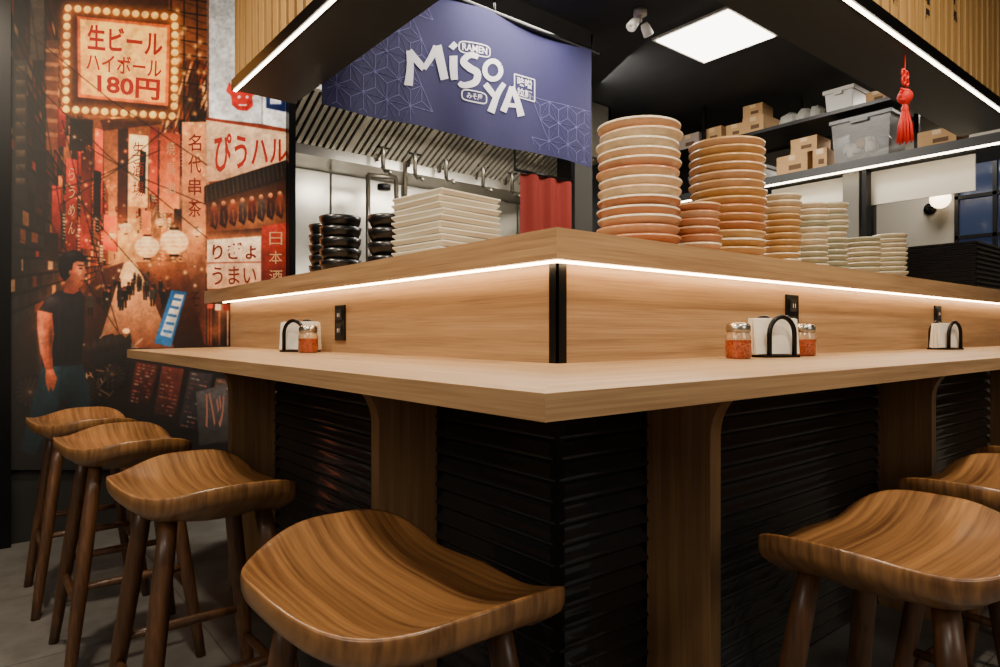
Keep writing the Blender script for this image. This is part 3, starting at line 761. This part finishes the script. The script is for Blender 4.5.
# ================= KITCHEN =================
mb=MB()
hx0,hx1=1.5,4.2
mb.box((hx0,3.72,2.44),(hx1,3.76,2.89),steel)
mb.box((hx0,3.76,2.86),(hx1,4.69,2.89),steel); mb.box((hx0,3.72,2.44),(hx0+.02,4.69,2.89),steel); mb.box((hx1-.02,3.72,2.44),(hx1,4.69,2.89),steel)
a=Vector((0,3.80,2.52)); b2=Vector((0,4.32,2.26))
x=hx0+.03
i=0
fil=mat('filter_steel','#d4ccba',0.3,0.8); fild=mat('filter_gap','#1c1b19',0.6)
mb.add([(hx0,a.y,a.z+.03),(hx1,a.y,a.z+.03),(hx1,b2.y,b2.z+.03),(hx0,b2.y,b2.z+.03)],[(0,1,2,3)],fild)
while x<hx1-.05:
    w=.028 if i%10 else .05
    mb.add([(x,a.y,a.z),(x+w,a.y,a.z),(x+w,b2.y,b2.z),(x,b2.y,b2.z),(x,a.y,a.z+.02),(x+w,a.y,a.z+.02),(x+w,b2.y,b2.z+.02),(x,b2.y,b2.z+.02)],[(0,3,2,1),(0,1,5,4),(1,2,6,5),(3,0,4,7),(2,3,7,6)],fil)
    x+=w+.022; i+=1
mb.box((hx0,4.30,2.20),(hx1,4.38,2.27),steel); mb.box((hx0,4.38,2.20),(hx1,4.69,2.89),steel)
mb.obj('exhaust_hood')
mb=MB()
for k in range(7):
    mb.box((1.5+k*.62,4.66,0),(1.5+k*.62+.60,4.699,2.19),steel)
mb.obj('wall_splashback')
kit=empty('range_water_pipes')
pipem=mat('pipe_steel','#6a665c',0.3,0.9)
def tap(px_,top,bot):
    f=onplane(4.2); A=f((px_,top)); B=f((px_,bot)); mb=MB()
    mb.tube([A,B],.016,pipem,10); 
    mb.tube([B,B+Vector((0,-.03,-.03)),B+Vector((0,-.09,-.035)),B+Vector((0,-.11,-.06))],.012,pipem,8)
    mb.tube([A.lerp(B,.55)-Vector((.05,0,0)),A.lerp(B,.55)+Vector((.05,0,0))],.010,black,8)
    mb.lathe([(0,0),(.03,0),(.03,.025),(0,.025)],A.lerp(B,.3),black,12)
    A2=Vector((A.x,A.y,2.24)); 
    mb.tube([A,A2+Vector((0,.09,0))],.010,pipem,8)
    mb.obj('pot_filler_tap',kit)
for p,t,b_ in ((383,122,168),(415,128,175),(446,133,178),(483,142,186),(512,150,192)): tap(p,t,b_)
mb=MB(); g4=onplane(4.3)
def low(p): q=g4(p); return Vector((q.x,q.y,1.152))
for (a_,b_) in ((g4((368,175)),low((368,235))),(g4((368,175)),g4((396,178))),(g4((396,178)),low((398,235))),(g4((405,160)),low((405,185)))): mb.tube([a_,b_],.018,pipem,10)
mb.lathe([(0,0),(.05,0),(.05,.04),(0,.04)],g4((384,190)),black,14)
mb.obj('riser_pipes',kit)
mb=MB(); mb.box((1.6,3.95,0),(5.0,4.64,1.15),steel_d)
for k in range(5): 
    mb.lathe([(0,0),(.15,0),(.16,.01),(.16,.22),(.165,.23),(.15,.225),(.145,.02),(0,.02)],(2.0+k*.6,4.1,1.15),steel,24)
mb.obj('cooking_range')
f=onplane(3.45)
mb=MB(); P_=[f((520,168)),f((570,176))]
vs=[];fs=[]
for i in range(21):
    t=i/20; x=P_[0].x+(P_[1].x-P_[0].x)*t
    for z in (1.0,2.10): vs.append((x,3.45+.02*math.sin(t*18),z))
for i in range(20): fs.append((2*i,2*i+2,2*i+3,2*i+1))
mb.add(vs,fs,mat('red_cloth','#8a2012',0.8),True); mb.tube([(P_[0].x-.05,3.45,2.11),(P_[1].x+.02,3.45,2.11)],.012,black)
mb.tube([(P_[0].x-.05,3.45,2.11),(P_[0].x-.05,3.45,2.9)],.008,black); mb.obj('red_door_curtain')
A=f((571,170)).x; B=f((597,170)).x
mb=MB(); mb.box((A,3.45,0),(A+.04,3.6,2.9),black); mb.box((A+.04,3.5,0),(B,3.6,2.9),mat('column_grey','#3c3a35',0.6)); mb.obj('partition_column')
mb=MB(); mb.box((4.25,4.3,1.9),(6.6,4.38,2.9),mat('kitchen_dark_wall','#26262a',0.7)); mb.box((5.05,4.3,0),(6.6,4.38,1.9),mat('kitchen_dark_wall','#26262a',0.7)); mb.obj('wall_partition')

XS=4.85
sh_=empty('storage_shelf')
mb=MB()
mb.box((XS-.05,1.0,2.13),(XS+.45,4.28,2.19),soffit_m); mb.box((XS-.05,1.75,2.55),(XS+.45,4.28,2.575),black)
for y in (1.02,1.75,2.6,3.55,4.2):
    mb.box((XS+.40,y,2.19),(XS+.43,y+.03,2.9),black)
mb.box((XS-.05,1.75,2.575),(XS-.03,1.78,2.9),black); mb.box((XS-.05,3.2,2.19),(XS-.03,3.23,2.9),black)
mb.obj('shelf_boards',sh_)
mb=MB(); mb.box((XS-.045,1.0,2.121),(XS-.025,4.2,2.1295),led_c); mb.obj('shelf_led_strip',sh_)
card=mat('cardboard','#b08a5c',0.8,noise=0.1,nscale=15); tape=mat('parcel_tape','#c8a878',0.4)
def carton(x,y,z,w,d,h,rot=0,m=card,nm='cardboard_box'):
    mb=MB(); M=Matrix.Translation((x,y,z))@Matrix.Rotation(rot,4,'Z')
    mb.box((-d/2,-w/2,0),(d/2,w/2,h),m,M)
    mb.box((-d/2-.001,-.025,h*.75),(d/2+.001,.025,h+.001),tape,M)
    mb.box((-d/2,-w/2,h),(d/2,-.003,h+.004),m,M); mb.box((-d/2,.003,h),(d/2,w/2,h+.004),m,M)
    mb.box((-d/2-.001,-w*.3,h*.25),(-d/2,w*.1,h*.5),mat('box_print','#5a4028',0.8),M)
    mb.obj(nm)
def pY(px_,X=XS):
    r=(px_-500)/F; return X*(S-C*r)/(C+S*r)
carton(XS+.15,pY(790),2.191,.24,.25,.15); carton(XS+.15,pY(801),2.346,.20,.22,.11); carton(XS+.12,pY(817),2.191,.10,.2,.15,.1)
carton(XS+.15,pY(935),2.191,.22,.25,.11); carton(XS+.12,pY(753),2.576,.18,.25,.13); carton(XS+.12,pY(733),2.576,.14,.25,.11,.1)
carton(XS+.12,pY(750),2.712,.16,.2,.10,.1)
carton(XS+.12,pY(688),2.576,.22,.25,.13,0,mat('print_box','#9a8a80',0.6)); carton(XS+.12,pY(712),2.576,.18,.25,.13)
carton(XS+.12,pY(875),2.576,.14,.2,.08); carton(XS+.12,pY(662),2.576,.2,.2,.16)
clear=mat('clear_tub','#8c8c8a',0.3,alpha=0.5); lidp=mat('tub_lid','#565658',0.4)
def tub(y,z,w,d,h,m,lid,stuff=True,x=XS+.18,nm='storage_tub'):
    mb=MB(); s=.9
    def rg(sc,zz): return [(x-d/2*sc,y-w/2*sc,zz),(x+d/2*sc,y-w/2*sc,zz),(x+d/2*sc,y+w/2*sc,zz),(x-d/2*sc,y+w/2*sc,zz)]
    vs=rg(s,z)+rg(1,z+h); mb.add(vs,[(3,2,1,0)]+[(i,(i+1)%4,(i+1)%4+4,i+4) for i in range(4)],m)
    mb.box((x-d/2-.012,y-w/2-.012,z+h-.01),(x+d/2+.012,y+w/2+.012,z+h+.02),lid)
    mb.box((x-d/2-.02,y-w*.15,z+h-.03),(x-d/2+.0,y+w*.15,z+h-.01),lid)
    if stuff:
        rr=random.Random(5)
        for i in range(8):
            mb.lathe([(0,0),(.04,0.01),(.045,.05),(.03,.08),(0,.085)],(x-.06+rr.uniform(-.03,.03),y+(i-3.5)*w*.09,z+.01+rr.uniform(0,h*.35)),rr.choice([white,card,lidp]),10)
    mb.obj(nm,None,.004)
tub(pY(858),2.191,.40,.3,.31,clear,lidp); tub(pY(838)+.02,2.576,.2,.25,.17,mat('white_tub','#d0cec8',0.5),white,False)
tub(pY(708),2.191,.42,.28,.14,clear,lidp); tub(pY(746),2.191,.24,.26,.12,mat('white_tub','#d0cec8',0.5),lidp,False)
bag=mat('plastic_bag','#a09e96',0.25,bump=1.0,nscale=40,alpha=.9)
for (px_,w) in ((785,.08),(799,.07),(812,.06)):
    mb=MB(); y=pY(px_); prof=[(0,0),(w*.8,.004),(w,.03),(w*.9,.07),(w*.5,.10),(w*.15,.11),(0,.112)]
    mb.lathe(prof,(XS+.08,y,2.576),bag,12); o=mb.obj('plastic_bag')
    rr=random.Random(px_)
    for v in o.data.vertices:
        if v.co.z>2.585: v.co+=Vector((rr.uniform(-.012,.012),rr.uniform(-.012,.012),rr.uniform(-.008,.006)))
pan=mat('menu_panel_white','#e0d8c6',0.6)
for (p0,p1,zb) in ((765,838,1.945),(862,970,1.886)):
    y0,y1=pY(p1),pY(p0); mb=MB()
    mb.box((XS+.1,y0,zb),(XS+.115,y1,2.12),pan); mb.box((XS+.1,y0,2.12),(XS+.115,y0+.02,2.13),black); mb.box((XS+.1,y1-.02,2.12),(XS+.115,y1,2.13),black); mb.obj('hanging_menu_board')
yy=pY(850)
mb=MB(); mb.box((XS+.02,yy-.05,0),(XS+.1,yy+.06,2.13),mat('jamb_grey','#6a665c',0.6)); mb.box((XS+.02,yy-.10,0),(XS+.1,yy-.07,2.13),black); mb.obj('trim_3')
mb=MB(); nightm=mat('night_glass','#1a2030',0.1,emit=.25,ecol='#3a4868')
mb.box((6.57,1.35,1.45),(6.599,1.90,2.45),nightm)
for y in (1.33,1.61,1.88): mb.box((6.54,y,1.42),(6.599,y+.03,2.48),black)
for z in (1.42,1.78,2.12,2.45): mb.box((6.54,1.33,z),(6.599,1.91,z+.03),black)
mb.obj('window_1')
mb=MB(); mb.box((6.54,2.55,0),(6.599,2.62,2.3),black); mb.box((6.54,3.3,0),(6.599,3.37,2.3),black); mb.box((6.54,2.55,2.3),(6.599,3.37,2.37),black); mb.box((6.57,2.62,0),(6.599,3.3,2.3),mat('door_panel','#4a463e',0.6)); mb.obj('door_1')
mb=MB(); gp=6.45*(S-C*.674)/(C+S*.674); gd=C*6.45+S*gp; gy=gp; gz=CZ+(333.5-199)*gd/F
mb.lathe([(0,0),(.05,0),(.05,.02),(0,.02)],(6.598,gy+.12,gz-.05),black,16,Matrix.Rotation(-math.pi/2,4,'Y'))
mb.tube([(6.59,gy+.12,gz-.05),(6.5,gy+.12,gz-.05),(6.45,gy,gz-.07)],.012,black)
mb.lathe([(0,-.08)]+[(.08*math.cos(t),.08*math.sin(t)) for t in [(-80+20*i)*math.pi/180 for i in range(9)]]+[(0,.08)],(6.45,gy,gz),mat('globe_lamp','#fff0d8',.4,emit=6,ecol='#ffe2b8'),20)
mb.obj('globe_wall_lamp')
mb=MB(); mb.box((3.44,2.13,2.885),(4.02,2.69,2.9),white); mb.box((3.46,2.15,2.880),(4.0,2.67,2.886),panel_e); mb.obj('ceiling_panel_light')
f=onplane(2.5); 
mb=MB()
q=f((640,4)); bx_,by=q.x,2.5
mb.lathe([(0,2.9),(.04,2.9),(.04,2.87),(0,2.87)],(bx_,by,0),white,16); mb.tube([(bx_,by,2.87),(bx_,by,2.83)],.012,white)
for sx in (-1,1):
    M=Matrix.Rotation(-sx*.7,4,'Y')
    mb.lathe([(0,0),(.02,0),(.028,-.02),(.032,-.07),(.026,-.075),(0,-.06)],(bx_+sx*.035,by,2.83),white,16,M)
mb.obj('twin_spot_lamp')

# ================= LIGHTS =================
def area(loc,target,size,power,col,sy=None,spread=None):
    l=bpy.data.lights.new('area','AREA'); l.energy=power; l.color=col; l.size=size
    if sy: l.shape='RECTANGLE'; l.size_y=sy
    if spread: l.spread=math.radians(spread)
    o=bpy.data.objects.new('lamp_or_fill_light',l); COL.objects.link(o); o.location=loc
    o.rotation_euler=(Vector(target)-Vector(loc)).to_track_quat('-Z','Y').to_euler(); return o
warm=(1,.83,.62); wwhite=(1,.91,.79)
area((.12,1.15,2.85),(.3,1.15,0),.12,38,warm); area((.0,2.4,2.85),(.3,2.4,0),.12,36,warm)
area((1.2,.05,2.85),(1.2,.3,0),.12,38,warm); area((2.4,.05,2.85),(2.3,.3,0),.12,34,warm)
area((-1.8,.4,1.9),(.9,1.5,.4),1.0,16,(1,.88,.75)); area((1.4,-2.0,1.9),(2.0,.9,.4),1.0,16,(1,.88,.75))  # soft fill lights added as bounce under the counter, no fixture here
area((-.9,-.7,2.75),(.95,1.0,.3),.25,20,(1,.86,.70))
area((2.4,2.6,2.85),(2.4,2.6,0),.8,46,wwhite); area((3.7,2.4,2.86),(3.7,2.4,0),.5,42,wwhite)
area((3.6,3.2,2.7),(4.9,2.6,2.4),.5,8,wwhite)
area((2.9,3.9,2.2),(2.9,4.6,1.5),1.5,16,wwhite,.1); area((5.8,1.8,2.8),(5.8,1.8,0),.6,54,wwhite)
area((2.4,3.5,1.5),(2.4,4.1,2.4),1.4,8,wwhite,.2)
w=bpy.data.worlds.new('w'); scene.world=w; w.use_nodes=True
w.node_tree.nodes['Background'].inputs[0].default_value=(1,.88,.75,1); w.node_tree.nodes['Background'].inputs[1].default_value=.15
# ================= CAMERA =================
cam=bpy.data.cameras.new('camera'); cam.lens=F/1000*36; cam.sensor_width=36; cam.clip_start=.02
co=bpy.data.objects.new('camera',cam); COL.objects.link(co); co.location=(0,0,CZ)
co.rotation_euler=(math.radians(90),0,-math.asin(C)); scene.camera=co
